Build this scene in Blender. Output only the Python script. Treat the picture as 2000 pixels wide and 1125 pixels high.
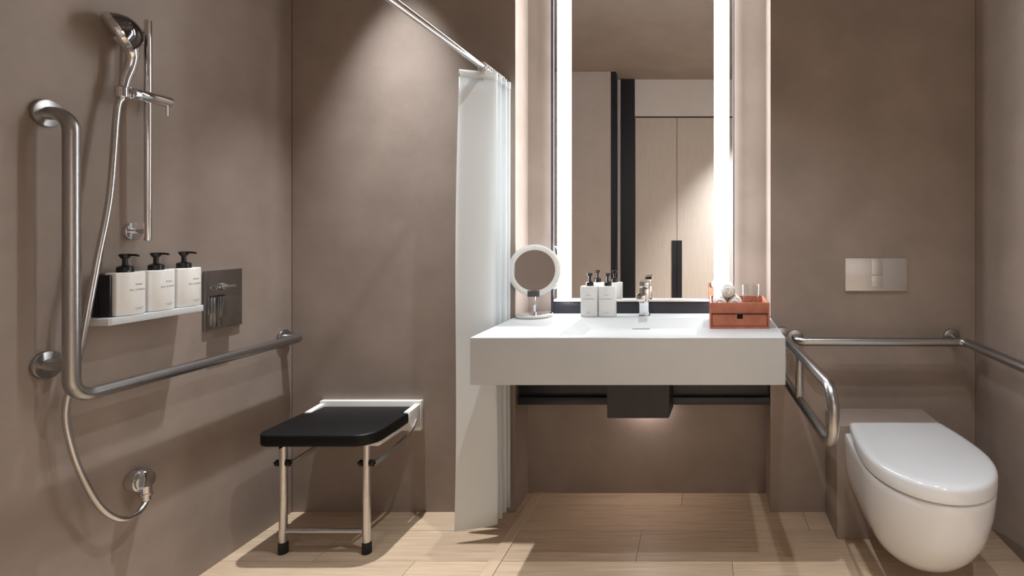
import bpy, bmesh, math, random
from mathutils import Vector, Matrix

for o in list(bpy.data.objects):
    bpy.data.objects.remove(o, do_unlink=True)
scene = bpy.context.scene
C = scene.collection
PI = math.pi
rnd = random.Random(7)

# ------------------------------------------------------------------ camera
cd = bpy.data.cameras.new('camera')
cam = bpy.data.objects.new('camera', cd)
C.objects.link(cam)
cam.location = (0, 0, 1.2)
cam.rotation_euler = (PI / 2, 0, 0)
cd.sensor_fit = 'HORIZONTAL'
cd.sensor_width = 36
cd.lens = 19.44
cd.shift_x = -0.188
cd.shift_y = -0.05625
cd.clip_start = 0.02
scene.camera = cam

# ------------------------------------------------------------------ world (closed room: black outside)
w = bpy.data.worlds.new('world')
scene.world = w
w.use_nodes = True
w.node_tree.nodes['Background'].inputs[0].default_value = (0.02, 0.018, 0.016, 1)
w.node_tree.nodes['Background'].inputs[1].default_value = 1.0

# ------------------------------------------------------------------ lights / exposure
scene.view_settings.view_transform = 'Standard'
scene.view_settings.look = 'None'
scene.view_settings.gamma = 1
scene.view_settings.use_curve_mapping = False
scene.view_settings.exposure = -0.06
H = 2.7            # ceiling height
WARM = (0.965, 0.985, 1.0)
# position, power, cone degrees, blend, label of the fitting
DOWNLIGHTS = [
    ((-1.27, 2.12), 275, 53, 1.0, 'recessed ceiling downlight above the fold-down shower seat'),
    ((-1.24, 0.86), 64, 64, 0.9, 'recessed ceiling downlight in the shower, nearer the entrance wall'),
    ((-0.30, 1.59), 88, 96, 0.9, 'recessed ceiling downlight in front of the vanity mirror'),
    ((0.50, 1.42), 40, 90, 0.9, 'recessed ceiling downlight in front of the toilet'),
    ((0.52, -0.06), 600, 84, 1.0, 'recessed ceiling downlight in front of the wardrobe doors'),
]
STRIP_EMIT = 19.0
NIGHT_LIGHT = 0.7


# ------------------------------------------------------------------ materials
def srgb(r, g, b):
    def f(c):
        c /= 255
        return c / 12.92 if c <= 0.04045 else ((c + 0.055) / 1.055) ** 2.4
    return (f(r), f(g), f(b), 1)


def mat(name, col, rough=0.5, metal=0.0, **kw):
    m = bpy.data.materials.new(name)
    m.use_nodes = True
    b = m.node_tree.nodes['Principled BSDF']
    b.inputs['Base Color'].default_value = col
    b.inputs['Roughness'].default_value = rough
    b.inputs['Metallic'].default_value = metal
    for k, v in kw.items():
        b.inputs[k].default_value = v
    return m


def nodes(m):
    nt = m.node_tree
    return nt, nt.nodes, nt.links, nt.nodes['Principled BSDF']


def add_noise_color(m, c1, c2, scale, detail=4, c_lo=0.35, c_hi=0.65, vec_scale=(1, 1, 1), bump=0.0, bump_scale=None, objrand=False):
    nt, n, l, b = nodes(m)
    tc = n.new('ShaderNodeTexCoord')
    mp = n.new('ShaderNodeMapping')
    mp.inputs['Scale'].default_value = vec_scale
    l.new(tc.outputs['Object'], mp.inputs['Vector'])
    src = mp.outputs['Vector']
    if objrand:
        oi = n.new('ShaderNodeObjectInfo')
        mul = n.new('ShaderNodeMath'); mul.operation = 'MULTIPLY'; mul.inputs[1].default_value = 37
        l.new(oi.outputs['Random'], mul.inputs[0])
        cb = n.new('ShaderNodeCombineXYZ')
        l.new(mul.outputs[0], cb.inputs[0]); l.new(mul.outputs[0], cb.inputs[2])
        ad = n.new('ShaderNodeVectorMath'); ad.operation = 'ADD'
        l.new(src, ad.inputs[0]); l.new(cb.outputs[0], ad.inputs[1])
        src = ad.outputs[0]
    nz = n.new('ShaderNodeTexNoise')
    nz.inputs['Scale'].default_value = scale
    nz.inputs['Detail'].default_value = detail
    nz.inputs['Roughness'].default_value = 0.6
    l.new(src, nz.inputs['Vector'])
    cr = n.new('ShaderNodeValToRGB')
    cr.color_ramp.elements[0].position = c_lo
    cr.color_ramp.elements[0].color = c1
    cr.color_ramp.elements[1].position = c_hi
    cr.color_ramp.elements[1].color = c2
    l.new(nz.outputs['Fac'], cr.inputs['Fac'])
    out = cr.outputs['Color']
    if objrand:
        hs = n.new('ShaderNodeHueSaturation')
        mr = n.new('ShaderNodeMapRange')
        mr.inputs['To Min'].default_value = 0.90
        mr.inputs['To Max'].default_value = 1.08
        l.new(oi.outputs['Random'], mr.inputs['Value'])
        l.new(mr.outputs[0], hs.inputs['Value'])
        l.new(out, hs.inputs['Color'])
        out = hs.outputs['Color']
    l.new(out, b.inputs['Base Color'])
    if bump:
        nb = n.new('ShaderNodeTexNoise')
        nb.inputs['Scale'].default_value = bump_scale or scale * 4
        nb.inputs['Detail'].default_value = 5
        l.new(src, nb.inputs['Vector'])
        bp = n.new('ShaderNodeBump')
        bp.inputs['Strength'].default_value = bump
        bp.inputs['Distance'].default_value = 0.002
        l.new(nb.outputs['Fac'], bp.inputs['Height'])
        l.new(bp.outputs['Normal'], b.inputs['Normal'])
    return m


M = {}
M['wall'] = add_noise_color(mat('taupe_plaster', srgb(138, 119, 108), 0.55), srgb(138, 125, 116), srgb(153, 139, 130), 5.0, 8, 0.3, 0.7, bump=0.10, bump_scale=90)
M['wall_brightened'] = add_noise_color(mat('brightened_taupe_plaster', srgb(176, 163, 154), 0.55), srgb(206, 193, 183), srgb(216, 203, 194), 5.0, 8, 0.3, 0.7)  # taupe plaster lightened; its colour stands in for light on the mirrored wall
M['ceil'] = add_noise_color(mat('taupe_ceiling', srgb(150, 131, 120), 0.7), srgb(150, 137, 128), srgb(160, 147, 138), 3.0)
M['pale'] = add_noise_color(mat('pale_pink_paint', srgb(190, 172, 162), 0.6), srgb(238, 230, 224), srgb(243, 235, 229), 3.0)
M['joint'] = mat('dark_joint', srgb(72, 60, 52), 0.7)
M['oak'] = add_noise_color(mat('oak_plank', srgb(196, 160, 118), 0.42), srgb(182, 158, 133), srgb(210, 188, 162), 5.0, 7, 0.3, 0.72, vec_scale=(0.9, 14, 14), bump=0.05, bump_scale=14, objrand=True)
M['oak_strip'] = add_noise_color(mat('oak_strip', srgb(196, 160, 118), 0.42), srgb(184, 160, 135), srgb(210, 188, 164), 5.0, 7, 0.3, 0.72, vec_scale=(14, 0.9, 14))
M['veneer'] = add_noise_color(mat('oak_veneer', srgb(176, 150, 130), 0.5), srgb(216, 203, 190), srgb(229, 217, 205), 6.0, 7, 0.3, 0.7, vec_scale=(16, 16, 0.7))
M['black_frame'] = add_noise_color(mat('black_metal', srgb(34, 33, 37), 0.4), srgb(27, 27, 35), srgb(33, 33, 41), 30)
M['black_plastic'] = add_noise_color(mat('black_plastic', srgb(18, 17, 24), 0.3), srgb(16, 15, 22), srgb(21, 20, 27), 40)
M['rubber'] = add_noise_color(mat('black_rubber', srgb(16, 16, 17), 0.6), srgb(14, 14, 15), srgb(19, 19, 20), 60)
M['seat_black'] = add_noise_color(mat('black_seat_plastic', srgb(15, 15, 16), 0.5, **{'Specular IOR Level': 0.25}), srgb(7, 7, 8), srgb(11, 11, 12), 80, bump=0.1, bump_scale=400)
M['steel'] = add_noise_color(mat('brushed_steel', (0.4, 0.4, 0.4, 1), 0.3, 1.0), (0.37, 0.37, 0.37, 1), (0.43, 0.43, 0.43, 1), 50, vec_scale=(8, 8, 0.4))
M['alu'] = add_noise_color(mat('anodised_aluminium', (0.62, 0.61, 0.6, 1), 0.28, 1.0), (0.58, 0.57, 0.56, 1), (0.66, 0.65, 0.64, 1), 40)
M['chrome'] = mat('chrome', (0.72, 0.73, 0.75, 1), 0.06, 1.0)
M['dark_chrome'] = mat('dark_chrome', (0.16, 0.16, 0.17, 1), 0.1, 1.0)
M['slot'] = mat('dark_steel_slot', srgb(92, 92, 90), 0.4, 0.5)
M['mixer'] = mat('dark_grey_chrome', (0.36, 0.37, 0.38, 1), 0.14, 1.0)
M['hose'] = mat('hose_steel', (0.6, 0.6, 0.6, 1), 0.25, 1.0)
M['satin'] = mat('satin_grey_metal', (0.55, 0.54, 0.53, 1), 0.35, 0.6)
M['white_solid'] = add_noise_color(mat('white_solid_surface', srgb(226, 223, 220), 0.38), srgb(188, 192, 194), srgb(193, 197, 199), 4)
M['ceramic'] = mat('white_ceramic', srgb(211, 214, 217), 0.12, **{'Coat Weight': 0.4, 'Coat Roughness': 0.05})
M['white_plastic'] = mat('white_plastic', srgb(222, 221, 217), 0.4)
M['bottle'] = mat('white_bottle', srgb(222, 222, 219), 0.38)
M['ink'] = mat('printed_ink', srgb(50, 50, 52), 0.6)
M['mirror'] = mat('mirror_silver', (0.90, 0.90, 0.90, 1), 0.0, 1.0)
M['mirror_small'] = mat('mirror_magnifying', (0.62, 0.62, 0.63, 1), 0.02, 1.0)
M['ledge'] = mat('pale_ledge', srgb(214, 204, 194), 0.4)
M['leather'] = add_noise_color(mat('terracotta_leather', srgb(188, 96, 62), 0.5), srgb(166, 97, 71), srgb(182, 110, 83), 30, bump=0.15, bump_scale=220)
M['leather_in'] = add_noise_color(mat('leather_lining', srgb(150, 82, 56), 0.6), srgb(128, 78, 60), srgb(142, 88, 68), 30)
M['dark'] = mat('dark_hole', srgb(22, 16, 18), 0.8)
M['towel'] = add_noise_color(mat('white_towel', srgb(235, 232, 228), 0.95), srgb(228, 225, 221), srgb(240, 238, 234), 40, bump=0.8, bump_scale=260)
M['ring_white'] = mat('frosted_ring', srgb(232, 232, 228), 0.35)
M['glass'] = mat('clear_glass', (0.97, 0.98, 0.98, 1), 0.0, 0.0, **{'Transmission Weight': 1.0, 'IOR': 1.45})


def curtain_mat():
    m = mat('white_curtain', srgb(240, 244, 245), 0.8)
    nt, n, l, b = nodes(m)
    tr = n.new('ShaderNodeBsdfTranslucent')
    tr.inputs[0].default_value = srgb(242, 245, 246)
    mx = n.new('ShaderNodeMixShader')
    mx.inputs[0].default_value = 0.4
    l.new(b.outputs[0], mx.inputs[1]); l.new(tr.outputs[0], mx.inputs[2])
    l.new(mx.outputs[0], n['Material Output'].inputs['Surface'])
    tc = n.new('ShaderNodeTexCoord')
    wv = n.new('ShaderNodeTexNoise'); wv.inputs['Scale'].default_value = 600
    l.new(tc.outputs['Object'], wv.inputs['Vector'])
    bp = n.new('ShaderNodeBump'); bp.inputs['Strength'].default_value = 0.15; bp.inputs['Distance'].default_value = 0.001
    l.new(wv.outputs['Fac'], bp.inputs['Height']); l.new(bp.outputs['Normal'], b.inputs['Normal'])
    return m


M['curtain'] = curtain_mat()


def thin_glass():
    m = bpy.data.materials.new('thin_clear_glass')
    m.use_nodes = True
    nt = m.node_tree
    nt.nodes.remove(nt.nodes['Principled BSDF'])
    tr = nt.nodes.new('ShaderNodeBsdfTransparent'); tr.inputs[0].default_value = (0.965, 0.97, 0.97, 1)
    gl = nt.nodes.new('ShaderNodeBsdfGlossy'); gl.inputs['Roughness'].default_value = 0.02
    lw = nt.nodes.new('ShaderNodeLayerWeight'); lw.inputs[0].default_value = 0.5
    pw = nt.nodes.new('ShaderNodeMath'); pw.operation = 'POWER'; pw.inputs[1].default_value = 3.5
    ml = nt.nodes.new('ShaderNodeMath'); ml.operation = 'MULTIPLY_ADD'; ml.inputs[1].default_value = 0.45; ml.inputs[2].default_value = 0.04
    mx = nt.nodes.new('ShaderNodeMixShader')
    nt.links.new(lw.outputs['Facing'], pw.inputs[0]); nt.links.new(pw.outputs[0], ml.inputs[0]); nt.links.new(ml.outputs[0], mx.inputs[0])
    nt.links.new(tr.outputs[0], mx.inputs[1]); nt.links.new(gl.outputs[0], mx.inputs[2])
    nt.links.new(mx.outputs[0], nt.nodes['Material Output'].inputs['Surface'])
    return m


M['thin_glass'] = thin_glass()


def emit(name, col, s):
    m = bpy.data.materials.new(name)
    m.use_nodes = True
    nt = m.node_tree
    nt.nodes.remove(nt.nodes['Principled BSDF'])
    e = nt.nodes.new('ShaderNodeEmission')
    e.inputs[0].default_value = col
    e.inputs[1].default_value = s
    nt.links.new(e.outputs[0], nt.nodes['Material Output'].inputs['Surface'])
    return m


M['strip'] = emit('lit_strip', (0.985, 0.985, 0.985, 1), STRIP_EMIT)
M['lamp'] = emit('lamp_lens', (1.0, 0.93, 0.86, 1), 6)
M['night'] = emit('night_light_lens', (1.0, 0.9, 0.85, 1), 4)


# ------------------------------------------------------------------ shape helpers
def B():
    return bmesh.new()


def box(bm, x0, x1, y0, y1, z0, z1, bev=0.0, seg=2):
    mx = Matrix.Translation(((x0 + x1) / 2, (y0 + y1) / 2, (z0 + z1) / 2)) @ Matrix.Diagonal((abs(x1 - x0), abs(y1 - y0), abs(z1 - z0), 1))
    r = bmesh.ops.create_cube(bm, size=1, matrix=mx)
    if bev:
        es = set()
        for v in r['verts']:
            es.update(v.link_edges)
        bmesh.ops.bevel(bm, geom=list(es), offset=bev, segments=seg, affect='EDGES', profile=0.5)
    return bm


def ring_faces(bm, a, b):
    n = len(a)
    for i in range(n):
        bm.faces.new((a[i], a[(i + 1) % n], b[(i + 1) % n], b[i]))


def loft(bm, rings, cap0=True, cap1=True):
    vs = [[bm.verts.new(p) for p in r] for r in rings]
    for a, b in zip(vs, vs[1:]):
        ring_faces(bm, a, b)
    if cap0:
        bm.faces.new(vs[0][::-1])
    if cap1:
        bm.faces.new(vs[-1])
    return bm


def prism(bm, pts, z0, z1, bev=0.0, f=None):
    """outline pts (a,b) extruded from z0 to z1; f maps (a,b,z) to xyz"""
    f = f or (lambda a, b, z: (a, b, z))
    if not bev:
        return loft(bm, [[f(a, b, z0) for a, b in pts], [f(a, b, z1) for a, b in pts]])
    def inset(d):
        n = len(pts); out = []
        area = sum(pts[i][0] * pts[(i + 1) % n][1] - pts[(i + 1) % n][0] * pts[i][1] for i in range(n))
        sg = 1 if area > 0 else -1
        for i in range(n):
            p0, p1, p2 = Vector(pts[i - 1]), Vector(pts[i]), Vector(pts[(i + 1) % n])
            d1 = (p1 - p0).normalized(); d2 = (p2 - p1).normalized()
            n1 = Vector((-d1.y, d1.x)) * sg; n2 = Vector((-d2.y, d2.x)) * sg
            mvec = (n1 + n2)
            mvec = mvec / max(0.3, mvec.length_squared / 2)
            out.append(tuple(p1 + mvec * d))
        return out
    s = 1 if z1 > z0 else -1
    # quarter-round: inset = bev*(1-sin t), height = bev*(1-cos t)
    rings = []
    for k in range(4):
        t = k / 3 * PI / 2
        rings.append([f(p[0], p[1], z0 + s * bev * (1 - math.cos(t))) for p in inset(bev * (1 - math.sin(t)))])
    for k in range(4):
        t = PI / 2 - k / 3 * PI / 2
        rings.append([f(p[0], p[1], z1 - s * bev * (1 - math.cos(t))) for p in inset(bev * (1 - math.sin(t)))])
    return loft(bm, rings)


def frame_for(d):
    d = Vector(d).normalized()
    u = d.orthogonal().normalized()
    return u, d.cross(u)


def lathe(bm, origin, axis, prof, seg=24, cap=True):
    o = Vector(origin); a = Vector(axis).normalized(); u, v = frame_for(a)
    rings = []
    for r, h in prof:
        r = max(r, 1e-4)
        rings.append([o + a * h + (u * math.cos(2 * PI * i / seg) + v * math.sin(2 * PI * i / seg)) * r for i in range(seg)])
    return loft(bm, rings, cap, cap)


def cyl(bm, p0, p1, r, seg=20, bev=0.0):
    p0 = Vector(p0); p1 = Vector(p1); L = (p1 - p0).length
    if bev:
        pr = [(r - bev, 0), (r - bev * 0.3, bev * 0.3), (r, bev), (r, L - bev), (r - bev * 0.3, L - bev * 0.3), (r - bev, L)]
    else:
        pr = [(r, 0), (r, L)]
    return lathe(bm, p0, p1 - p0, pr, seg)


def tube(bm, pts, r, seg=14, flat=None):
    pts = [Vector(p) for p in pts]
    n = len(pts)
    rs = r if isinstance(r, (list, tuple)) else [r] * n
    tang = []
    for i in range(n):
        a = pts[max(i - 1, 0)]; b = pts[min(i + 1, n - 1)]
        tang.append((b - a).normalized())
    u = tang[0].orthogonal().normalized()
    rings = []
    for i in range(n):
        t = tang[i]
        u = (u - t * u.dot(t)).normalized()
        v = t.cross(u)
        rings.append([pts[i] + (u * math.cos(2 * PI * k / seg) + v * math.sin(2 * PI * k / seg)) * rs[i] for k in range(seg)])
    return loft(bm, rings)


def fillet(pts, r, n=8):
    pts = [Vector(p) for p in pts]
    out = [pts[0]]
    for i in range(1, len(pts) - 1):
        p = pts[i]
        d1 = (pts[i - 1] - p).normalized(); d2 = (pts[i + 1] - p).normalized()
        ang = d1.angle(d2)
        t = r / math.tan(ang / 2)
        a = p + d1 * t; b = p + d2 * t
        c = p + (d1 + d2).normalized() * (r / math.sin(ang / 2))
        va = a - c; vb = b - c
        tot = va.angle(vb); ax = va.cross(vb).normalized()
        for k in range(n + 1):
            out.append(c + Matrix.Rotation(tot * k / n, 3, ax) @ va)
    out.append(pts[-1])
    return out


def spline(pts, per=8):
    pts = [Vector(p) for p in pts]
    P = [pts[0] * 2 - pts[1]] + pts + [pts[-1] * 2 - pts[-2]]
    out = []
    for i in range(1, len(P) - 2):
        p0, p1, p2, p3 = P[i - 1:i + 3]
        for k in range(per):
            t = k / per
            out.append(0.5 * ((2 * p1) + (p2 - p0) * t + (2 * p0 - 5 * p1 + 4 * p2 - p3) * t * t + (3 * p1 - p0 - 3 * p2 + p3) * t ** 3))
    out.append(pts[-1])
    return out


ORG = {}


def link(name, bm, m, origin=(0, 0, 0), smooth=True, angle=35):
    bmesh.ops.recalc_face_normals(bm, faces=bm.faces)
    me = bpy.data.meshes.new(name)
    bm.to_mesh(me)
    bm.free()
    me.transform(Matrix.Translation(-Vector(origin)))
    if smooth:
        me.polygons.foreach_set('use_smooth', [True] * len(me.polygons))
        me.set_sharp_from_angle(angle=math.radians(angle))
    me.materials.append(M[m] if isinstance(m, str) else m)
    o = bpy.data.objects.new(name, me)
    C.objects.link(o)
    ORG[o.name] = Vector(origin)
    return o


def thing(name, label, cat, loc=(0, 0, 0), group=None):
    o = bpy.data.objects.new(name, None)
    o.empty_display_size = 0.05
    C.objects.link(o)
    o.location = loc
    ORG[o.name] = Vector(loc)
    o['label'] = label
    o['category'] = cat
    if group:
        o['group'] = group
    return o


def part(name, bm, m, parent, label=None, **kw):
    o = link(name, bm, m, ORG[parent.name], **kw)
    o.parent = parent
    if label:
        o['label'] = label
    return o


def single(name, bm, m, label, cat, group=None, **kw):
    vs = [v.co for v in bm.verts]
    org = ((min(v.x for v in vs) + max(v.x for v in vs)) / 2, (min(v.y for v in vs) + max(v.y for v in vs)) / 2, min(v.z for v in vs))
    o = link(name, bm, m, org, **kw)
    o.location = org
    o['label'] = label
    o['category'] = cat
    if group:
        o['group'] = group
    return o


def struct(name, bm, m, label=None, cat=None, **kw):
    o = link(name, bm, m, (0, 0, 0), **kw)
    o['kind'] = 'structure'
    if label:
        o['label'] = label
        o['category'] = cat
    return o


def dup(root, loc, rotz=0, label=None):
    r = root.copy(); C.objects.link(r)
    r.location = loc; r.rotation_euler = (0, 0, rotz)
    if label:
        r['label'] = label
    for ch in list(root.children):
        c = ch.copy(); C.objects.link(c); c.parent = r
        for g in list(ch.children):
            d = g.copy(); C.objects.link(d); d.parent = c
    return r


# ------------------------------------------------------------------ the room
XL, XR = -1.758, 1.154           # side walls
YB, YN = 2.356, 2.526            # back wall, niche back
NX0, NX1 = -0.806, 0.281         # niche
YW, YD = -0.31, -0.58            # return wall, wardrobe line

struct('wall_left', box(B(), XL - 0.12, XL, YW - 0.1, YB + 0.25, 0, H), 'wall', 'taupe plaster side wall carrying the shower fittings', 'wall')
struct('wall_back_1', box(B(), XL, NX0, YB, YB + 0.25, 0, H), 'wall', 'taupe plaster wall behind the fold-down shower seat', 'wall')
struct('wall_back_2', box(B(), NX0, NX1, YN, YB + 0.25, 0, H), 'wall', 'taupe back of the niche behind the basin and mirror', 'wall')
struct('wall_back_3', box(B(), NX1, XR, YB, YB + 0.25, 0, H), 'wall', 'taupe plaster wall behind the toilet with the flush plate', 'wall')
struct('wall_right', box(B(), XR, XR + 0.12, YD - 0.1, YB + 0.25, 0, H), 'wall', 'taupe plaster side wall right of the toilet', 'wall')
struct('wall_front_1', box(B(), XL, -0.886, YW - 0.1, YW, 0, H), 'wall_brightened', 'taupe return wall seen left in the vanity mirror', 'wall')
struct('wall_front_2', box(B(), -0.886 - 0.3, XR, YD - 0.12, YD, 2.335, H), 'pale', 'pale pink bulkhead above the wardrobe, seen in the mirror', 'wall')
struct('wall_front_3', box(B(), -1.186, -0.835, YD - 0.12, YD, 0, 2.335), 'pale', 'pale wall sliver between dark posts, seen in the mirror', 'wall')
struct('wall_front_4', box(B(), -1.186, -1.16, YD, YW - 0.1, 0, H), 'pale', 'pale end wall beside the wardrobe passage', 'wall')
struct('ceiling', box(B(), XL - 0.12, XR + 0.12, YD - 0.12, YB + 0.25, H, H + 0.1), 'ceil', 'flat taupe ceiling reflected in the vanity mirror', 'ceiling')
# thin dark joints in the corners
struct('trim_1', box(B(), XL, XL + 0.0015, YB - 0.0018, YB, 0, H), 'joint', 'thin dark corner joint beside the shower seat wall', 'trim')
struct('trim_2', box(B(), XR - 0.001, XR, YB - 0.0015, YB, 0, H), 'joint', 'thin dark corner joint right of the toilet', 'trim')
# dark door posts at the return wall
struct('trim_3', box(B(), -0.886, -0.838, YW - 0.1, YW, 0, H), 'black_frame', 'black post at the end of the return wall, seen in mirror', 'trim')
struct('trim_4', box(B(), -0.830, -0.692, YD, YD + 0.02, 0, H - 0.002), 'black_frame', 'wide black door post beside the wardrobe, seen in mirror', 'trim')

# floor: slab plus separate oak planks
fl = struct('floor', box(B(), XL - 0.12, XR + 0.12, YD - 0.12, YB + 0.25, -0.1, -0.012), 'joint', 'light oak plank floor of the bathroom', 'floor')
SX0, SX1 = -0.782, -0.736
G = 0.0008
rows = []
y = 2.006 + 0.204 * 3
while y > YD - 0.1:
    rows.append((y - 0.204, y)); y -= 0.204
rowcuts = {0: [-1.1, -0.1, 0.75], 1: [-0.985, 0.42], 2: [-1.42, -0.25, 0.9], 3: [-1.05, 0.10], 4: [-1.3, -0.4, 0.62]}
for i, (a, b) in enumerate(rows):
    cuts = rowcuts[i % 5]
    for (s0, s1) in ((XL, SX0), (SX1, XR)):
        xs = [s0] + [c for c in cuts if s0 + 0.12 < c < s1 - 0.12] + [s1]
        for x0, x1 in zip(xs, xs[1:]):
            bm = B()
            box(bm, x0 + G, x1 - G, a + G, b - G, -0.012, 0.0)
            o = link('plank', bm, 'oak', ((x0 + x1) / 2, (a + b) / 2, -0.012), smooth=False)
            o.location = ((x0 + x1) / 2, (a + b) / 2, -0.012)
            o.parent = fl
struct('trim_5', box(B(), SX0, SX1, YD, YN, -0.012, 0.004, 0.001, 1), 'oak_strip', 'narrow raised oak threshold strip beside the shower floor', 'trim')


# ------------------------------------------------------------------ ceiling downlights
def downlight(x, y, power, cone, blend, label):
    t = thing('downlight', label, 'downlight', (x, y, H), 'recessed ceiling downlights')
    part('trim_ring', lathe(B(), (x, y, H), (0, 0, -1), [(0.030, 0), (0.042, 0), (0.042, 0.003), (0.040, 0.004), (0.030, 0.004)], 28, cap=False), 'black_frame', t)
    part('lens', lathe(B(), (x, y, H - 0.0005), (0, 0, -1), [(0.0295, 0), (0.0295, 0.0015)], 24), 'lamp', t)
    ld = bpy.data.lights.new('downlight_lamp', 'SPOT')
    ld.energy = power
    ld.color = WARM
    ld.spot_size = math.radians(cone)
    ld.spot_blend = blend
    ld.shadow_soft_size = 0.016
    lo = bpy.data.objects.new('downlight_lamp', ld)
    C.objects.link(lo)
    lo.parent = t
    lo.location = (0, 0, -0.012)


for (x, y), p, c, bl, lb in DOWNLIGHTS:
    downlight(x, y, p, c, bl, lb)

# ------------------------------------------------------------------ vanity mirror with lit strips
MX0, MX1, MY = -0.681, 0.132, 2.453
MZ0, MZ1 = 0.832, 2.55
vm = thing('vanity_mirror', 'tall black-framed wall mirror with two lit white strips above the basin', 'mirror', ((MX0 + MX1) / 2, YN, MZ0))
bm = B()
box(bm, MX0 + 0.004, MX1 - 0.004, MY + 0.016, YN, MZ0, MZ1)
part('backing', bm, 'black_frame', vm)
part('mirror_glass', box(B(), MX0 + 0.012, MX1 - 0.006, MY + 0.005, MY + 0.016, 0.893, MZ1 - 0.014), 'mirror', vm, smooth=False)
part('frame_side', box(B(), MX0, MX0 + 0.012, MY - 0.002, MY + 0.016, MZ0, MZ1, 0.001), 'black_frame', vm)
part('frame_side', box(B(), MX1 - 0.006, MX1, MY - 0.002, MY + 0.016, MZ0, MZ1, 0.001), 'black_frame', vm)
part('frame_top', box(B(), MX0 + 0.012, MX1 - 0.006, MY - 0.002, MY + 0.016, MZ1 - 0.014, MZ1, 0.001), 'black_frame', vm)
bm = B()
box(bm, MX0 + 0.012, MX1 - 0.006, MY, MY + 0.016, MZ0, 0.878, 0.001)
box(bm, MX0 + 0.012, MX1 - 0.006, MY + 0.003, MY + 0.016, 0.878, 0.884)
part('frame_bottom', bm, 'black_frame', vm)
part('ledge', box(B(), MX0 + 0.012, MX1 - 0.006, MY - 0.001, MY + 0.016, 0.884, 0.893, 0.001), 'ledge', vm, 'thin pale ledge under the mirror glass')
for a, b in ((-0.642, -0.6026), (0.043, 0.107)):
    s = part('light_strip', box(B(), a, b, MY - 0.045, MY + 0.005, 0.894, MZ1 - 0.03, 0.003), 'strip', vm, 'glowing white vertical light strip')

M['added_halo'] = emit('added_mirror_glow', (0.97, 0.985, 1.0, 1), 6.0)  # added glow hidden behind the frame, brightens the panels beside the mirror
for a, b in ((MX0 + 0.001, MX0 + 0.004), (MX1 - 0.004, MX1 - 0.001)):
    part('added_glow_edge', box(B(), a, b, MY + 0.024, YN - 0.006, MZ0 + 0.02, MZ1 - 0.02), 'added_halo', vm, 'added unseen glowing edge behind the mirror frame, brightens the side panels')

# ------------------------------------------------------------------ wash basin
BX0, BX1, BY0, BZ = -0.806, 0.279, 1.9, 0.832
wb = thing('wash_basin', 'wide white slab basin with shallow recess mounted in the niche', 'basin', ((BX0 + BX1) / 2, YN, 0.668))
bm = B()
y1 = MY - 0.003
top = [(BX0, BY0), (BX1, BY0), (BX1, y1), (BX0, y1)]
RX0, RX1, RY0, RY1 = -0.515, 0.004, 1.932, 2.326


def rrect(x0, x1, y0, y1, r, n=5):
    out = []
    for cx, cy, a0 in ((x1 - r, y1 - r, 0), (x0 + r, y1 - r, PI / 2), (x0 + r, y0 + r, PI), (x1 - r, y0 + r, 1.5 * PI)):
        for k in range(n + 1):
            a = a0 + PI / 2 * k / n
            out.append((cx + r * math.cos(a), cy + r * math.sin(a)))
    return out


outer = rrect(BX0, BX1, BY0, y1, 0.003)
ri = rrect(RX0, RX1, RY0, RY1, 0.006)
rb = rrect(RX0 + 0.05, RX1 - 0.035, RY0 + 0.03, RY1 - 0.05, 0.02)
ri2 = [(x + (0.002 if x < -0.25 else -0.002), yy + (0.002 if yy < 2.1 else -0.002)) for x, yy in ri]
V = lambda pts, z: [bm.verts.new((x, yy, z)) for x, yy in pts]
o_in = rrect(BX0 + 0.002, BX1 - 0.002, BY0 + 0.002, y1 - 0.002, 0.003)
r0 = V(o_in, 0.668); r1 = V(outer, 0.670); r2 = V(outer, BZ - 0.002); r3 = V(o_in, BZ); r4 = V(ri, BZ); r5 = V(ri2, BZ - 0.002); r6 = V(rb, BZ - 0.036)
for a, b in zip((r0, r1, r2, r3, r4, r5), (r1, r2, r3, r4, r5, r6)):
    ring_faces(bm, a, b)
bm.faces.new(r0[::-1]); bm.faces.new(r6)
part('basin_slab', bm, 'white_solid', wb, angle=25)
part('drain_slot', box(B(), -0.296, -0.224, 2.258, 2.271, BZ - 0.0364, BZ - 0.0352), 'slot', wb, 'narrow dark metal drain slot')
# rear rim pieces that run behind the mirror edges to the niche wall
bm = B(); box(bm, BX0, MX0 - 0.001, y1, YN, 0.668, BZ); part('rear_deck', bm, 'white_solid', wb)
bm = B(); box(bm, MX1 + 0.001, BX1, y1, YN, 0.668, BZ); part('rear_deck', bm, 'white_solid', wb)

# black apron and siphon cover below the basin
ap = thing('basin_apron', 'black metal support apron running under the white basin', 'bracket', (-0.26, 2.40, 0.455))
part('panel', box(B(), -0.797, 0.279, 2.375, 2.395, 0.457, 0.668, 0.002), 'black_frame', ap)
part('ledge', box(B(), -0.797, 0.279, 2.355, 2.375, 0.457, 0.488, 0.002), 'black_frame', ap)
part('bracket', box(B(), -0.797, -0.775, 2.395, YN, 0.50, 0.66), 'black_frame', ap)
part('bracket', box(B(), 0.255, 0.279, 2.395, YN, 0.50, 0.66), 'black_frame', ap)
sc = thing('siphon_cover', 'black box cover under the middle of the basin with a lamp below', 'cover', (-0.264, 2.3, 0.45))
bm = B()
f = lambda z, i: [(-0.389, 2.2 + i, z), (-0.139 - i * 0.4, 2.2 + i, z), (-0.132, 2.352, z), (-0.389, 2.352, z)]
loft(bm, [f(0.45, 0.006), f(0.668, 0.0)])
bmesh.ops.bevel(bm, geom=list(bm.edges), offset=0.003, segments=2, affect='EDGES')
part('housing', bm, 'black_frame', sc)
part('lamp_plate', box(B(), -0.36, -0.16, 2.396, YN, 0.452, 0.466, 0.002), 'black_frame', sc)
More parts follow.
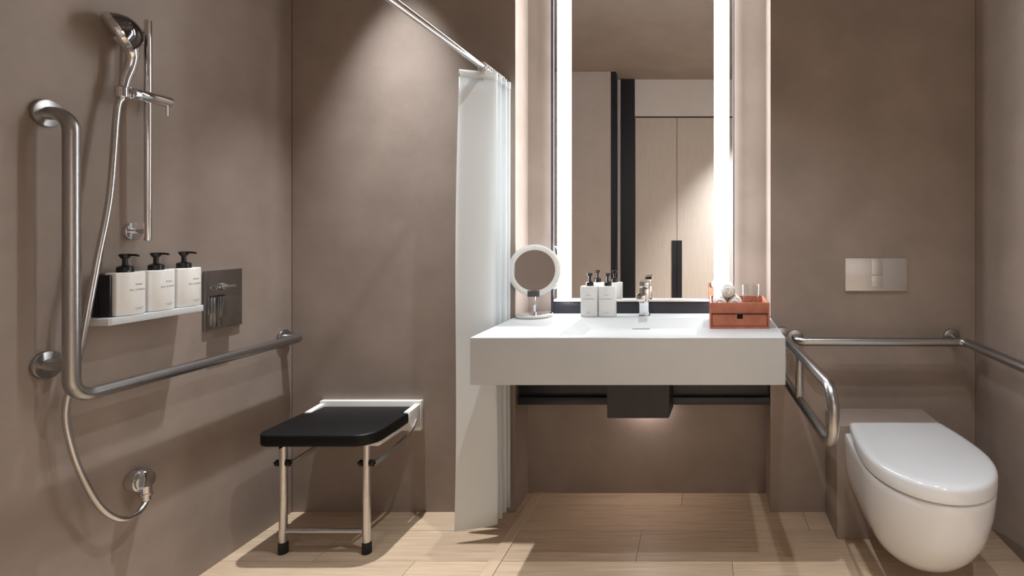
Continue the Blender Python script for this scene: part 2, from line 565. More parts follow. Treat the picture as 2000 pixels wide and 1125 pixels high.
part('lamp_lens', box(B(), -0.32, -0.20, 2.478, 2.506, 0.4495, 0.452), 'night', sc, 'glowing night light lens')
ld = bpy.data.lights.new('night_lamp', 'AREA')
ld.shape = 'RECTANGLE'; ld.size = 0.11; ld.size_y = 0.02; ld.energy = NIGHT_LIGHT; ld.color = (1.0, 0.86, 0.8)
lo = bpy.data.objects.new('night_lamp', ld); C.objects.link(lo)
lo.parent = sc; lo.location = Vector((-0.26, 2.492, 0.446)) - Vector((-0.264, 2.3, 0.45))

# ------------------------------------------------------------------ faucet
fx, fy = -0.259, 2.385
fc = thing('faucet', 'small square chrome basin mixer standing behind the basin recess', 'faucet', (fx, fy, BZ))
part('base_plate', box(B(), fx - 0.024, fx + 0.024, fy - 0.024, fy + 0.024, BZ, BZ + 0.004, 0.001), 'chrome', fc)
part('body', box(B(), fx - 0.020, fx + 0.020, fy - 0.018, fy + 0.02, BZ + 0.004, BZ + 0.118, 0.0015), 'chrome', fc)
sp = part('spout', box(B(), fx - 0.020, fx + 0.016, fy - 0.115, fy - 0.017, BZ + 0.076, BZ + 0.100, 0.0015), 'chrome', fc)
part('aerator', cyl(B(), (fx - 0.002, fy - 0.1, BZ + 0.068), (fx - 0.002, fy - 0.1, BZ + 0.077), 0.011), 'chrome', sp)
bm = B(); box(bm, fx - 0.019, fx + 0.019, fy - 0.018, fy + 0.02, BZ + 0.121, BZ + 0.146, 0.0015)
hd = part('handle', bm, 'chrome', fc)
bm = B()
loft(bm, [[(fx - 0.013, fy - 0.06, z1_), (fx + 0.019, fy - 0.06, z1_), (fx + 0.019, fy + 0.02, z1_ - 0.004), (fx - 0.013, fy + 0.02, z1_ - 0.004)] for z1_ in (BZ + 0.152, BZ + 0.160)])
part('lever', bm, 'chrome', hd)
part('pull_knob', cyl(B(), (fx - 0.034, fy + 0.0, BZ + 0.086), (fx - 0.019, fy + 0.0, BZ + 0.086), 0.007, 16, 0.001), 'chrome', fc)


# ------------------------------------------------------------------ pump bottles
def text_mesh(s, size, spacing=1.2):
    cu = bpy.data.curves.new('lettering', 'FONT')
    cu.body = s; cu.size = size; cu.align_x = 'CENTER'; cu.align_y = 'CENTER'; cu.space_character = spacing
    cu.resolution_u = 2
    o = bpy.data.objects.new('lettering', cu)
    C.objects.link(o)
    bpy.context.view_layer.update()
    me = bpy.data.meshes.new_from_object(o.evaluated_get(bpy.context.evaluated_depsgraph_get()))
    bpy.data.objects.remove(o, do_unlink=True)
    return me


def pump_bottle(hw, depth, bulge, h, lx, sc, collar):
    """local coords, front toward -y, base at z=0"""
    t = thing('pump_bottle', '', 'bottle')
    def front(x):
        return -(depth / 2 + bulge * (1 - (x / hw) ** 2))
    pts = []
    n = 12
    for k in range(n + 1):
        x = -hw + 0.004 + (2 * hw - 0.008) * k / n
        pts.append((x, front(x)))
    for k in range(1, 4):
        a = -PI / 2 + PI / 2 * k / 3
        pts.append((hw - 0.004 + 0.004 * math.cos(a), front(hw - 0.004) + 0.004 + 0.004 * math.sin(a)))
    for k in range(4):
        a = PI / 2 * k / 3
        pts.append((hw - 0.006 + 0.006 * math.cos(a), depth / 2 - 0.006 + 0.006 * math.sin(a)))
    for k in range(4):
        a = PI / 2 + PI / 2 * k / 3
        pts.append((-hw + 0.006 + 0.006 * math.cos(a), depth / 2 - 0.006 + 0.006 * math.sin(a)))
    for k in range(3):
        a = PI + PI / 2 * k / 3
        pts.append((-hw + 0.004 + 0.004 * math.cos(a), front(hw - 0.004) + 0.004 + 0.004 * math.sin(a)))
    part('body', prism(B(), pts, 0, h, 0.003), 'bottle', t, angle=40)
    bm = B()
    c = collar
    lathe(bm, (0, 0, h - 0.001), (0, 0, 1), [(c * 1.05, 0), (c * 1.05, 0.004), (c, 0.005), (c, 0.016), (c * 0.8, 0.019), (c * 0.42, 0.021), (c * 0.34, 0.024), (c * 0.34, 0.042)], 20)
    part('collar', bm, 'black_plastic', t)
    bm = B()
    z = h + 0.040
    lathe(bm, (0, 0, z), (0, 0, 1), [(c * 0.45, 0), (c * 0.55, 0.002), (c * 0.75, 0.010), (c * 0.8, 0.012), (c * 0.5, 0.0145)], 18)
    ring = lambda yy, ww, za, zb: [(-ww, yy, za), (ww, yy, za), (ww, yy, zb), (-ww, yy, zb)]
    loft(bm, [ring(0, 0.006, z + 0.006, z + 0.0135), ring(-0.03 * sc, 0.0045, z + 0.008, z + 0.0135), ring(-0.040 * sc, 0.003, z + 0.006, z + 0.011)])
    part('pump_head', bm, 'black_plastic', t)
    # lettering wrapped on the convex front
    bm = B()
    def put(s, size, z, spacing):
        me = text_mesh(s, size, spacing)
        me.transform(Matrix(((1, 0, 0, lx), (0, 0, 0, 0), (0, 1, 0, z), (0, 0, 0, 1))))
        for v in me.vertices:
            v.co.y = front(max(-hw, min(hw, v.co.x))) - 0.0004
        bm.from_mesh(me)
        bpy.data.meshes.remove(me)
    put('BYREDO', 0.0058 * sc, h * 0.71, 1.15)
    put("BAL D'AFRIQUE", 0.0066 * sc, h * 0.585, 1.15)
    # two rows of print too small to read
    for zz, nn in ((h * 0.155, 16), (h * 0.125, 10)):
        for k in range(nn):
            x = lx + (k - nn / 2) * 0.0019 * sc
            y = front(x) - 0.0004
            hh = 0.0011 * sc
            v = [bm.verts.new(p) for p in ((x, y, zz), (x + 0.0011 * sc, y, zz), (x + 0.0011 * sc, y, zz + hh), (x, y, zz + hh))]
            bm.faces.new(v)
    o = part('lettering', bm, 'ink', t, 'small dark printed lettering', smooth=False)
    o['kind'] = 'stuff'
    return t


sb = pump_bottle(0.0425, 0.034, 0.016, 0.125, 0.010, 1.0, 0.019)
g = 'white pump bottles on the shower shelf'
SHZ = 0.951
labels = ['white pump bottle on shower shelf, nearest the vertical grab bar', 'white pump bottle in the middle of the shower shelf trio', 'white pump bottle on shower shelf, nearest the chrome mixer plate']
for k, yy in enumerate((1.630, 1.722, 1.814)):
    o = sb if k == 0 else dup(sb, (0, 0, 0))
    o.location = (-1.708, yy, SHZ + 0.001); o.rotation_euler = (0, 0, PI / 2)
    o['label'] = labels[k]; o['group'] = g
cb = pump_bottle(0.036, 0.036, 0.010, 0.130, 0.0, 0.85, 0.0165)
for k, (xx, lb) in enumerate(((-0.492, 'white pump bottle on the basin, closer to the round makeup mirror'), (-0.415, 'white pump bottle on the basin, closer to the faucet'))):
    o = cb if k == 0 else dup(cb, (0, 0, 0))
    o.location = (xx, 2.372, BZ + 0.0005)
    o['label'] = lb; o['group'] = 'white pump bottles on the basin'

# ------------------------------------------------------------------ round makeup mirror
mx, my = -0.727, 2.362
mm = thing('makeup_mirror', 'round tabletop magnifying mirror with white ring on chrome foot', 'mirror', (mx, my, BZ))
part('foot', lathe(B(), (mx, my, BZ), (0, 0, 1), [(0.072, 0), (0.0755, 0.003), (0.0755, 0.012), (0.073, 0.0145), (0.068, 0.0155), (0.030, 0.019), (0.008, 0.021)], 40), 'chrome', mm)
part('foot_rim', lathe(B(), (mx, my, BZ + 0.002), (0, 0, 1), [(0.0745, 0), (0.0772, 0.001), (0.0772, 0.010), (0.0745, 0.011)], 40), 'white_plastic', mm, 'white band around the chrome foot')
bm = B()
cyl(bm, (mx, my, BZ + 0.018), (mx, my, BZ + 0.05), 0.009, 16)
cyl(bm, (mx - 0.001, my, BZ + 0.05), (mx - 0.001, my + 0.004, BZ + 0.115), 0.0065, 16)
part('stem', bm, 'chrome', mm)
RZ = 1.0296
nrm = Vector((0.10, -1, 0.05)).normalized()
cc = Vector((mx + 0.001, my, RZ))
hd = part('mirror_head', lathe(B(), cc - nrm * 0.004, nrm, [(0.040, -0.024), (0.085, -0.018), (0.104, -0.006), (0.1095, 0), (0.1105, 0.003), (0.1105, 0.006)], 56), 'chrome', mm)
part('light_ring', lathe(B(), cc, nrm, [(0.0865, 0.001), (0.110, 0.001), (0.1095, 0.004), (0.107, 0.0055), (0.090, 0.0055), (0.0865, 0.004)], 56, cap=False), 'ring_white', hd, 'white frosted light ring')
bm = B()
u, v = frame_for(nrm)
rings = [[cc + nrm * h + (u * math.cos(2 * PI * i / 56) + v * math.sin(2 * PI * i / 56)) * r for i in range(56)] for r, h in ((0.0868, 0.0045), (0.07, 0.0038), (0.045, 0.0033), (0.02, 0.0031), (0.0005, 0.0030))]
loft(bm, rings, False, True)
part('mirror_disc', bm, 'mirror_small', hd, angle=60)
bm = B()
box(bm, mx - 0.0255, mx + 0.0255, -0.0028, 0.0, -0.013, 0.013, 0.001)
bmesh.ops.translate(bm, verts=bm.verts[:], vec=(0, my - 0.0105, RZ - 0.099))
part('switch_tab', bm, 'slot', hd, 'grey square tab at the ring bottom')

# ------------------------------------------------------------------ terracotta amenity box, towels, tumbler
ax0, ax1, ay0, ay1 = 0.020, 0.244, 2.07, 2.30
ab = thing('amenity_box', 'terracotta leather tray box with one drawer on the basin corner', 'box', ((ax0 + ax1) / 2, (ay0 + ay1) / 2, BZ))
z0 = BZ
T = 0.007
part('base', box(B(), ax0, ax1, ay0, ay1, z0, z0 + 0.008, 0.001), 'leather', ab)
part('side_panel', box(B(), ax0, ax0 + T, ay0, ay1, z0 + 0.008, z0 + 0.097, 0.001), 'leather', ab)
part('side_panel', box(B(), ax1 - T, ax1, ay0, ay1, z0 + 0.008, z0 + 0.097, 0.001), 'leather', ab)
part('back_panel', box(B(), ax0 + T, ax1 - T, ay1 - T, ay1, z0 + 0.008, z0 + 0.097, 0.001), 'leather', ab)
part('front_panel', box(B(), ax0 + T, ax1 - T, ay0, ay0 + T, z0 + 0.058, z0 + 0.097, 0.001), 'leather', ab)
part('tray_floor', box(B(), ax0 + T, ax1 - T, ay0 + T, ay1 - T, z0 + 0.054, z0 + 0.060), 'leather_in', ab)
bm = B()
dx0, dx1, dz0, dz1 = ax0 + T + 0.002, ax1 - T - 0.002, z0 + 0.010, z0 + 0.053
hx = (ax0 + ax1) / 2 + 0.001
box(bm, dx0, hx - 0.011, ay0 + 0.003, ay0 + 0.010, dz0, dz1)
box(bm, hx + 0.011, dx1, ay0 + 0.003, ay0 + 0.010, dz0, dz1)
box(bm, hx - 0.011, hx + 0.011, ay0 + 0.003, ay0 + 0.010, dz0, dz1 - 0.017)
dr = part('drawer', bm, 'leather', ab)
part('finger_hole', box(B(), hx - 0.011, hx + 0.011, ay0 + 0.0095, ay0 + 0.0105, dz1 - 0.017, dz1), 'dark', dr, 'dark square finger hole')
part('drawer_tray', box(B(), dx0 + 0.003, dx1 - 0.003, ay0 + 0.0105, ay1 - 0.02, dz0, dz1 - 0.004), 'leather_in', dr)


def towel(x, z, r, label, ph):
    bm = B()
    L0, L1 = 2.095, 2.215
    n = 48
    def lump(a, yy):
        return 1 + 0.035 * math.sin(3 * a + ph) + 0.03 * math.sin(5 * a + 60 * yy + ph * 3) + 0.02 * math.sin(9 * a - 90 * yy)
    ringsl = []
    for yy, sc_ in ((L0 - 0.004, 0.10), (L0 - 0.003, 0.35), (L0, 0.62), (L0 + 0.005, 0.83), (L0 + 0.013, 0.96), (L0 + 0.028, 1.02), ((L0 + L1) / 2, 1.0), (L1 - 0.012, 0.97), (L1, 0.80)):
        ringsl.append([(x + math.cos(2 * PI * k / n) * r * sc_ * lump(2 * PI * k / n, yy), yy, z + math.sin(2 * PI * k / n) * r * sc_ * lump(2 * PI * k / n, yy)) for k in range(n)])
    loft(bm, ringsl, True, True)
    t = thing('rolled_towel', label, 'towel', (x, (L0 + L1) / 2, z - r), 'rolled towels in the terracotta box')
    part('roll', bm, 'towel', t, angle=80)
    bm = B()
    pts = []; rs = []
    for k in range(60):
        a = k / 59 * 4.4 * PI + ph
        q = 0.08 + 0.80 * k / 59
        rr = r * q
        pts.append((x + math.cos(a) * rr, L0 - 0.0035 + 0.0165 * q ** 3, z + math.sin(a) * rr))
        rs.append(0.0030 + 0.0010 * math.sin(k * 0.9))
    tube(bm, pts, rs, 8)
    part('spiral_fold', bm, 'towel', t)


tz = z0 + 0.0605
towel(0.060, tz + 0.030, 0.0275, 'white rolled towel in terracotta box, bottom one at left', 0.4)
towel(0.1165, tz + 0.030, 0.0275, 'white rolled towel in terracotta box, bottom one beside the glass', 2.0)
towel(0.090, tz + 0.076, 0.0275, 'white rolled towel lying on top of two others in terracotta box', 1.1)
gx, gy = 0.180, 2.15
tg = thing('tumbler', 'clear drinking glass standing in the terracotta box beside towels', 'glass', (gx, gy, tz))
bm = lathe(B(), (gx, gy, tz), (0, 0, 1), [(0.0300, 0.0165), (0.0325, 0.096), (0.0322, 0.0975), (0.0310, 0.0975), (0.0305, 0.096), (0.0280, 0.0165)], 40, cap=False)
part('glass_wall', bm, 'thin_glass', tg)
part('glass_base', lathe(B(), (gx, gy, tz), (0, 0, 1), [(0.0270, 0.0), (0.0292, 0.002), (0.0300, 0.016), (0.0275, 0.0165), (0.024, 0.0145), (0.0005, 0.0135)], 40), 'glass', tg, 'thick clear glass base')

# ------------------------------------------------------------------ shower curtain and rod
RX, RZc = -0.856, 1.832
rod = thing('curtain_rod', 'chrome shower curtain rod running from the back wall overhead', 'rod', (RX, YB, RZc))
pth = fillet([(RX, YB - 0.004, RZc), (RX, 1.36, RZc), (XL + 0.004, 1.36, RZc)], 0.09, 10)
part('rod_tube', tube(B(), pth, 0.0125, 20), 'chrome', rod)
part('wall_flange', cyl(B(), (RX, YB, RZc), (RX, YB - 0.012, RZc), 0.027, 28, 0.002), 'chrome', rod)
part('wall_flange', cyl(B(), (XL, 1.36, RZc), (XL + 0.012, 1.36, RZc), 0.027, 28, 0.002), 'chrome', rod)

cur = thing('shower_curtain', 'white fabric shower curtain bunched against the wall beside the basin', 'curtain', (-0.88, 2.22, 0.045))
ys = [2.118, 2.172, 2.196, 2.220, 2.243, 2.266, 2.288, 2.308, 2.328]
NP = len(ys) - 1


def cpath(s, zf):
    """s in 0..NP along the pleats; zf 0 bottom..1 top"""
    k = min(int(s), NP - 1); t = s - k
    e = 0.5 - 0.5 * math.cos(PI * t)
    y = ys[k] + (ys[k + 1] - ys[k]) * (0.75 * t + 0.25 * e)
    amp = 0.5 - 0.5 * math.cos(PI * s)     # 0 at even (left), 1 at odd (right)
    jl = [0, 0.002, 0.012, 0.004, 0.016, 0.006, 0.012, 0.008, 0.014][k] * (1 - t) + [0, 0.002, 0.012, 0.004, 0.016, 0.006, 0.012, 0.008, 0.014][k + 1] * t
    xl = -0.958 + 0.020 * zf ** 3 + jl
    xr = -0.812 - 0.006 * zf + jl * 0.3 + (0.010 if k >= 4 else 0)
    x = xl + (xr - xl) * amp
    x += 0.004 * math.sin(7 * zf + s) * (1 - zf * 0.6) + 0.003 * math.sin(3.1 * s + 4 * zf)
    if k == 0:
        y += -0.012 * math.sin(PI * t) * (0.6 + 0.4 * math.sin(5 * zf)) + (1 - zf) * 0.012 * t
    return min(x, -0.8115), y


def curtain_sheet(z0, z1, nz, off=0.0):
    bm = B()
    ns = NP * 12
    grid = []
    for j in range(nz + 1):
        z = z0 + (z1 - z0) * j / nz
        zf = (z - 0.045) / (1.80 - 0.045)
        row = []
        for i in range(ns + 1):
            x, y = cpath(i / 12, zf)
            row.append(bm.verts.new((x, y - off, z)))
        grid.append(row)
    for j in range(nz):
        for i in range(ns):
            bm.faces.new((grid[j][i], grid[j][i + 1], grid[j + 1][i + 1], grid[j + 1][i]))
    return bm


o = part('fabric', curtain_sheet(0.045, 1.79, 30), 'curtain', cur, angle=80)
md = o.modifiers.new('thickness', 'SOLIDIFY'); md.thickness = 0.0012
o = part('heading_band', curtain_sheet(1.79, 1.818, 2, 0.0), 'curtain', cur, 'stitched band along the top', angle=80)
md = o.modifiers.new('thickness', 'SOLIDIFY'); md.thickness = 0.0030; md.offset = 0
for k in range(8):
    yy = 2.135 + 0.0265 * k
    bm = B()
    pts = []
    for q in range(24):
        a = 2 * PI * q / 24
        pts.append((RX + math.cos(a) * 0.017, yy, RZc - 0.003 + math.sin(a) * 0.019))
    pts.append(pts[0])
    tube(bm, pts, 0.0030, 8)
    box(bm, RX - 0.010, RX + 0.010, yy - 0.0018, yy + 0.0018, 1.800, RZc - 0.015, 0.0005, 1)
    part('curtain_ring', bm, 'white_plastic', cur)

# ------------------------------------------------------------------ fold-down shower seat
st = thing('folding_shower_bench', 'black fold-down shower seat on two metal legs, white wall plate', 'shower seat', (-1.41, YB, 0))
part('wall_plate', box(B(), -1.625, -1.197, YB - 0.022, YB, 0.354, 0.480, 0.002), 'white_plastic', st, 'white wall plate')
Z0s, Z1s = 0.418, 0.461
sx0, sx1, syf, syb = -1.630, -1.198, 1.992, 2.326
pts = []
r = 0.075
for k in range(9):
    a = PI + PI / 2 * k / 8
    pts.append((sx0 + 0.055 + 0.055 * math.cos(a), syf + 0.055 + 0.055 * math.sin(a)))
for k in range(9):
    a = 1.5 * PI + PI / 2 * k / 8
    pts.append((sx1 - r + r * math.cos(a), syf + r + r * math.sin(a)))
pts += [(sx1, 2.238), (sx1 - 0.030, 2.246), (sx1 - 0.030, syb), (sx0 + 0.030, syb), (sx0 + 0.030, 2.246), (sx0, 2.238)]
part('seat_board', prism(B(), pts, Z0s, Z1s, 0.007), 'seat_black', st, angle=30)
for sx in (sx0 + 0.002, sx1 - 0.027):
    bm = B()
    f2 = lambda a, b, z, : (z, a, b)
    prism(bm, [(YB - 0.022, 0.372), (YB - 0.022, 0.468), (2.252, 0.461), (2.242, 0.430), (2.27, 0.385)], sx, sx + 0.025, 0.002, f=f2)
    ar = part('hinge_arm', bm, 'white_plastic', st, 'white hinge arm')
    part('hinge_bolt', cyl(B(), (sx - 0.003, 2.30, 0.410), (sx + 0.028, 2.30, 0.410), 0.009, 14, 0.001), 'chrome', ar)
part('under_rail', box(B(), -1.555, -1.5550, 2.02, 2.325, 0.400, 0.418, 0.002), 'white_plastic', st)
part('under_rail', box(B(), -1.262, -1.205, 2.045, 2.20, 0.402, 0.418, 0.002), 'white_plastic', st)
ly = 2.057
for lx in (-1.567, -1.256):
    lg = part('leg', cyl(B(), (lx, ly, 0.03), (lx, ly, 0.418), 0.0135, 20), 'alu', st)
    part('rubber_foot', lathe(B(), (lx, ly, 0.0), (0, 0, 1), [(0.015, 0), (0.0168, 0.003), (0.0165, 0.036), (0.015, 0.042), (0.0138, 0.042)], 20), 'rubber', lg)
    bm = B()
    cyl(bm, (lx - 0.034, ly, 0.335), (lx + 0.034, ly, 0.335), 0.004, 12)
    cyl(bm, (lx - 0.026, ly, 0.335), (lx - 0.014, ly, 0.335), 0.012, 16, 0.002)
    cyl(bm, (lx + 0.014, ly, 0.335), (lx + 0.028, ly, 0.335), 0.012, 16, 0.002)
    part('clamp_knob', bm, 'rubber', lg)
    # flat curved brace to the hinge arm
    xb = lx + 0.031
    pp = spline([(xb, ly, 0.335), (xb + 0.012, 2.12, 0.346), (xb + 0.02, 2.20, 0.360), (xb + 0.028, 2.265, 0.385), (xb + 0.028, 2.295, 0.410)], 6)
    bm = B()
    loft(bm, [[(p.x - 0.0025, p.y, p.z - 0.008), (p.x + 0.0035, p.y, p.z - 0.008), (p.x + 0.0035, p.y, p.z + 0.008), (p.x - 0.0025, p.y, p.z + 0.008)] for p in pp])
    part('brace', bm, 'alu', st)
part('cross_bar', cyl(B(), (-1.555, ly, 0.083), (-1.268, ly, 0.083), 0.0095, 16), 'alu', st)


# ------------------------------------------------------------------ grab rails
def flange(parent, p, n, r=0.037, h=0.012):
    part('wall_flange', cyl(B(), p, Vector(p) + Vector(n) * h, r, 36, 0.003), 'steel', parent)


gr = thing('grab_rail', 'thick brushed steel L-shaped grab rail on the shower side wall', 'grab rail', (XL, 1.474, 0.752))
BX = XL + 0.071
R = 0.0175
pth = fillet([(XL + 0.01, 1.474, 1.512), (BX, 1.474, 1.512), (BX, 1.474, 0.752), (BX, 2.29, 0.752), ], 0.05, 10)
part('rail_tube', tube(B(), pth, R, 24), 'steel', gr)
flange(gr, (XL, 1.474, 1.512), (1, 0, 0))
flange(gr, (XL, 1.474, 0.842), (1, 0, 0))
flange(gr, (XL, 2.304, 0.752), (1, 0, 0), 0.036)
part('stand_off', cyl(B(), (XL + 0.01, 1.474, 0.842), (BX, 1.474, 0.842), 0.0165, 20), 'steel', gr)
part('stand_off', tube(B(), fillet([(XL + 0.01, 2.304, 0.752), (BX, 2.304, 0.752), (BX, 2.27, 0.752)], 0.018, 6), 0.0172, 24), 'steel', gr)

g2 = thing('grab_rail', 'brushed steel corner grab rail on the walls behind the toilet', 'grab rail', (1.08, YB, 0.737))
ZR = 0.737
pth = fillet([(0.385, YB - 0.01, ZR + 0.006), (0.385, YB - 0.068, ZR + 0.003), (1.079, YB - 0.068, ZR), (1.079, 0.95, ZR), (XR - 0.01, 0.95, ZR)], 0.032, 8)
part('rail_tube', tube(B(), pth, R, 24), 'steel', g2)
flange(g2, (0.385, YB, ZR + 0.006), (0, -1, 0), 0.036)
flange(g2, (1.05, YB, ZR + 0.012), (0, -1, 0), 0.034)
part('stand_off', tube(B(), [(1.05, YB - 0.01, ZR + 0.012), (1.05, YB - 0.04, ZR + 0.008), (1.05, YB - 0.062, ZR + 0.002)], 0.012, 16), 'steel', g2)
flange(g2, (XR, 0.95, ZR), (-1, 0, 0), 0.036)

g3 = thing('folding_support_rail', 'brushed steel U-shaped support arm projecting between basin and toilet', 'grab rail', (0.33, YB, 0.56))
zu, zl = 0.752, 0.585
ua = lambda y: 0.330 + (2.30 - y) * 0.045
up = [(0.330, 2.330, zu), (ua(1.555), 1.555, zu), (ua(1.555), 1.555, zl), (0.330, 2.330, zl)]
part('rail_tube', tube(B(), fillet(up, 0.075, 12), 0.0165, 24), 'steel', g3)
part('cross_tube', cyl(B(), (ua(2.0), 2.0, zl), (ua(2.0), 2.0, zu), 0.0135, 20), 'steel', g3)
part('wall_bracket', box(B(), 0.292, 0.346, YB - 0.03, YB, 0.562, 0.79, 0.003), 'steel', g3)

# ------------------------------------------------------------------ hand shower, slide rail, hose
sr = thing('shower_slide_rail', 'slim chrome shower slide rail with sliding holder', 'slide rail', (XL, 1.694, 1.169))
bx_ = XL + 0.053
part('rail_tube', cyl(B(), (bx_, 1.694, 1.169), (bx_, 1.694, 1.843), 0.0092, 20, 0.001), 'chrome', sr)
for zz in (1.197, 1.806):
    m1 = part('wall_mount', cyl(B(), (XL, 1.694, zz), (XL + 0.012, 1.694, zz), 0.027, 32, 0.002), 'chrome', sr)
    part('mount_arm', cyl(B(), (XL + 0.011, 1.694, zz), (bx_, 1.694, zz), 0.0085, 20), 'chrome', m1)
zh = 1.607
sl = part('slider', cyl(B(), (bx_ + 0.004, 1.640, zh), (bx_ + 0.004, 1.756, zh), 0.0172, 24, 0.001), 'chrome', sr)
part('slider_lever', cyl(B(), (bx_ + 0.012, 1.742, zh - 0.046), (bx_ + 0.012, 1.742, zh - 0.01), 0.0035, 12), 'chrome', sl)
part('holder_cone', lathe(B(), (bx_ - 0.010, 1.628, zh - 0.017), (0, 0, 1), [(0.0135, 0), (0.0165, 0.004), (0.0165, 0.030), (0.013, 0.034)], 20), 'chrome', sl)

hs = thing('hand_shower', 'chrome hand shower with dark round head hung on the slide rail', 'hand shower', (bx_ - 0.010, 1.628, zh - 0.02))
hx0, hy0 = bx_ - 0.010, 1.628
hp = spline([(hx0, hy0, zh - 0.012), (hx0 + 0.002, hy0 + 0.008, zh + 0.04), (hx0 + 0.008, hy0 + 0.016, zh + 0.080), (hx0 + 0.014, hy0 + 0.016, zh + 0.112), (hx0 + 0.016, hy0 + 0.006, zh + 0.140), (hx0 + 0.012, hy0 - 0.006, zh + 0.165)], 6)
nh = len(hp)
part('handle', tube(B(), hp, [0.0115 + 0.003 * math.sin(PI * i / nh) + (0.020 * max(0, (i / nh - 0.5) / 0.5) ** 1.4) for i in range(nh)], 20), 'chrome', hs)
n = Vector((-0.62, -0.62, -0.48)).normalized()
hc = Vector((hx0 + 0.004, hy0 - 0.010, zh + 0.172))
hd = part('head', lathe(B(), hc, n, [(0.006, -0.048), (0.022, -0.045), (0.038, -0.036), (0.050, -0.020), (0.0565, -0.004), (0.058, 0.000)], 40), 'dark_chrome', hs, 'dark glossy domed back of the shower head')
part('head_rim', lathe(B(), hc, n, [(0.0575, -0.003), (0.0600, 0.000), (0.0600, 0.010), (0.056, 0.013), (0.052, 0.012)], 40), 'chrome', hd)
part('spray_face', lathe(B(), hc, n, [(0.053, 0.008), (0.053, 0.0135), (0.050, 0.0145), (0.004, 0.0145)], 32), 'satin', hd)

wo = thing('hose_outlet', 'round chrome hose outlet elbow low on the shower wall', 'outlet', (XL, 1.704, 0.427))
part('wall_disc', cyl(B(), (XL, 1.704, 0.430), (XL + 0.030, 1.704, 0.430), 0.034, 36, 0.003), 'chrome', wo)
part('elbow_cap', lathe(B(), (XL + 0.029, 1.704, 0.430), (1, 0, 0), [(0.030, 0), (0.030, 0.008), (0.027, 0.012), (0.01, 0.014)], 32), 'chrome', wo)
bm = B()
lathe(bm, (XL + 0.036, 1.704, 0.404), (0, 0, -1), [(0.015, -0.01), (0.015, 0.012), (0.018, 0.013), (0.018, 0.019), (0.013, 0.020), (0.013, 0.034), (0.0115, 0.036)], 20)
part('hose_nut', bm, 'chrome', wo)

HX = XL + 0.058
hpts = [(hx0, hy0, zh - 0.018), (hx0 + 0.002, 1.612, 1.545), (HX, 1.581, 1.30), (HX, 1.549, 1.12), (HX, 1.523, 0.97), (HX - 0.01, 1.508, 0.84), (HX - 0.02, 1.490, 0.72), (HX - 0.014, 1.496, 0.62), (HX - 0.004, 1.520, 0.51), (HX, 1.560, 0.415), (HX, 1.610, 0.36), (XL + 0.046, 1.668, 0.345), (XL + 0.037, 1.700, 0.360), (XL + 0.036, 1.704, 0.372)]
bm = tube(B(), spline(hpts, 10), 0.0082, 14)
single('shower_hose', bm, 'hose', 'grey metal shower hose looping down behind the grab rail', 'hose', angle=60)

# ------------------------------------------------------------------ shower shelf, bottle holder, mixer
bm = B()
pts = [(XL, 1.548), (XL + 0.080, 1.556), (XL + 0.085, 1.562), (XL + 0.085, 1.846), (XL + 0.080, 1.851), (XL, 1.851)]
prism(bm, pts, SHZ - 0.020, SHZ, 0.0015)
single('shower_shelf', bm, 'white_solid', 'narrow white wall shelf under the three pump bottles', 'shelf', angle=25)
ho = thing('bottle_holder', 'black wall bracket holding the pump bottles on the shower shelf', 'holder', (XL, 1.72, SHZ))
part('back_plate', box(B(), XL, XL + 0.026, 1.592, 1.850, SHZ, SHZ + 0.123, 0.003), 'black_plastic', ho)
part('end_plate', box(B(), XL + 0.026, XL + 0.060, 1.578, 1.5855, SHZ, SHZ + 0.121, 0.002), 'black_plastic', ho)
part('end_plate', box(B(), XL + 0.014, XL + 0.026, 1.578, 1.592, SHZ, SHZ + 0.121, 0.002), 'black_plastic', ho)

mp = thing('shower_mixer', 'square dark chrome shower mixer plate with lever and diverter', 'mixer', (XL, 2.013, 0.845))
part('cover_plate', box(B(), XL, XL + 0.010, 1.936, 2.091, 0.846, 1.057, 0.0015), 'mixer', mp)
lv = part('lever_block', box(B(), XL + 0.010, XL + 0.034, 1.966, 2.046, 0.856, 0.962, 0.002), 'mixer', mp)
part('lever_blade', box(B(), XL + 0.034, XL + 0.046, 1.966, 2.048, 0.892, 0.966, 0.002), 'mixer', lv)
dv = part('diverter_knob', cyl(B(), (XL + 0.010, 2.000, 0.998), (XL + 0.022, 2.000, 0.998), 0.012, 24, 0.001), 'chrome', mp)
bm = B()
cyl(bm, (XL + 0.022, 2.000, 0.998), (XL + 0.034, 2.000, 0.998), 0.007, 20)
cyl(bm, (XL + 0.034, 1.972, 0.998), (XL + 0.034, 2.030, 0.998), 0.0055, 18, 0.0008)
part('diverter_bar', bm, 'chrome', dv)

# ------------------------------------------------------------------ toilet, boxed-in frame, flush plate
single('toilet_boxing', box(B(), 0.515, 0.925, 2.149, YB, 0, 0.441, 0.0015, 1), 'wall', 'low taupe boxed ledge behind the toilet', 'ledge')
tl = thing('toilet', 'white wall-hung toilet with closed rounded lid', 'toilet', (0.735, 2.149, 0.1))
TX = 0.733


def dshape(hwb, hwm, yb, ym, yf, z, n=14, ex=2.06, cx=TX):
    side = []
    for k in range(n):
        t = k / n
        y = yb + (ym - yb) * t
        e = math.sin(t * PI / 2)
        side.append((hwb + (hwm - hwb) * e, y))
    for k in range(n + 1):
        a = PI / 2 * k / n
        c, s = math.cos(a), math.sin(a)
        side.append((hwm * (c ** (2 / ex)), ym - (ym - yf) * (s ** (2 / ex))))
    right = [(cx + a, y, z) for a, y in side]
    left = [(cx - a, y, z) for a, y in side[::-1][1:]]
    return right + left


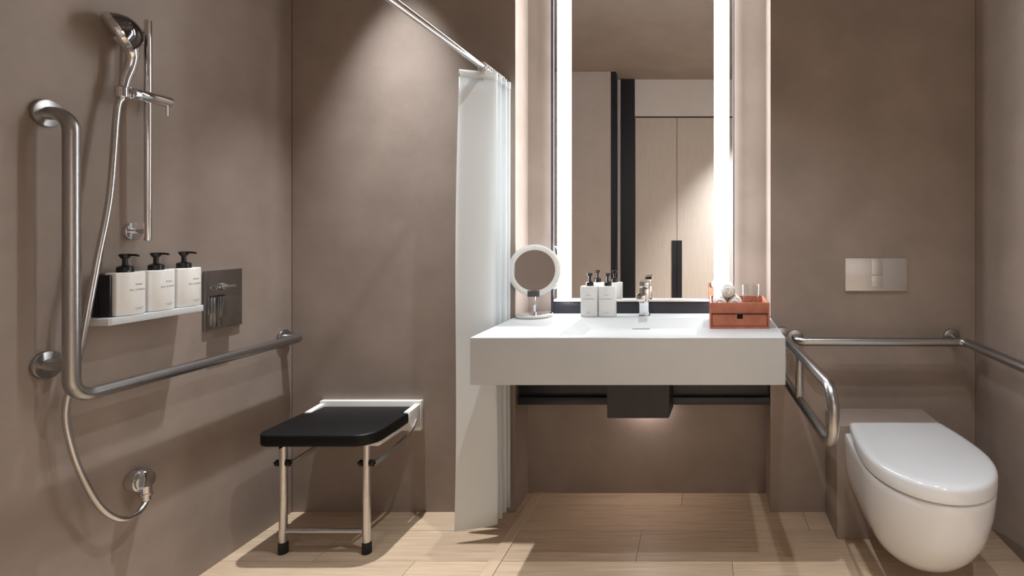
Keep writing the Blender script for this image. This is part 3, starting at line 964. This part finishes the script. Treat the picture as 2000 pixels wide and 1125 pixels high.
bm = B()
rings = []
for z, hb, hm, ym, yf in ((0.104, 0.060, 0.080, 1.94, 1.810), (0.109, 0.085, 0.098, 1.92, 1.778), (0.123, 0.108, 0.120, 1.90, 1.740), (0.149, 0.134, 0.145, 1.89, 1.702), (0.183, 0.154, 0.164, 1.88, 1.668), (0.227, 0.170, 0.180, 1.87, 1.634), (0.276, 0.180, 0.190, 1.865, 1.609), (0.330, 0.185, 0.197, 1.86, 1.592), (0.385, 0.187, 0.201, 1.86, 1.582), (0.405, 0.187, 0.201, 1.86, 1.580), (0.410, 0.185, 0.199, 1.86, 1.583), (0.411, 0.180, 0.194, 1.86, 1.588)):
    rings.append(dshape(hb, hm, 2.149, ym, yf, z))
loft(bm, rings)
part('bowl', bm, 'ceramic', tl, angle=50)
bm = B()
loft(bm, [dshape(0.168, 0.190, 2.115, 1.86, 1.590, 0.411), dshape(0.168, 0.190, 2.115, 1.86, 1.590, 0.4155)])
part('seat_ring', bm, 'white_plastic', tl)
bm = B()
rings = []
for z, i in ((0.4155, 0.004), (0.4175, 0.0005), (0.420, 0), (0.452, 0.0), (0.458, 0.002), (0.463, 0.007), (0.4655, 0.015), (0.467, 0.03)):
    rings.append(dshape(0.175 - i, 0.202 - i, 2.128 - i, 1.86, 1.572 + i, z))
loft(bm, rings)
part('lid', bm, 'ceramic', tl, angle=50)
bm = B()
cyl(bm, (TX - 0.1, 2.134, 0.428), (TX + 0.1, 2.134, 0.428), 0.010, 16)
part('hinge', bm, 'chrome', tl)

fp = thing('flush_plate', 'satin grey dual flush plate on the wall above the toilet', 'flush plate', (0.729, YB, 0.943))
part('plate', box(B(), 0.598, 0.860, YB - 0.008, YB, 0.943, 1.082, 0.001), 'satin', fp)
part('button', box(B(), 0.708, 0.755, YB - 0.012, YB - 0.008, 1.012, 1.079, 0.001), 'satin', fp)
part('button', box(B(), 0.708, 0.755, YB - 0.012, YB - 0.008, 0.962, 1.009, 0.001), 'satin', fp)

# ------------------------------------------------------------------ wardrobe seen in the mirror
wd = thing('wardrobe', 'pale oak wardrobe with tall doors and dark handles, reflected in the mirror', 'wardrobe', (0.23, YD, 0))
part('carcass', box(B(), -0.690, XR, YD - 0.12, YD - 0.022, 0.0, 2.333), 'joint', wd)
part('head_rail', box(B(), -0.690, XR, YD - 0.022, YD - 0.012, 2.322, 2.333), 'black_frame', wd)
DW = 0.4155
for k in range(5):
    a = -0.690 + DW * k; b = min(a + DW, XR)
    if b - a < 0.1:
        continue
    hside = b if k % 2 == 0 else a
    sgn = -1 if k % 2 == 0 else 1
    d = part('door', box(B(), a + 0.0025, b - 0.0025, YD - 0.022, YD, 0.05, 2.320, 0.001, 1), 'veneer', wd)
    xs = sorted((hside + sgn * 0.0025, hside + sgn * 0.051))
    part('handle', box(B(), xs[0], xs[1], YD, YD + 0.006, 0.45, 1.10, 0.001, 1), 'black_frame', d)
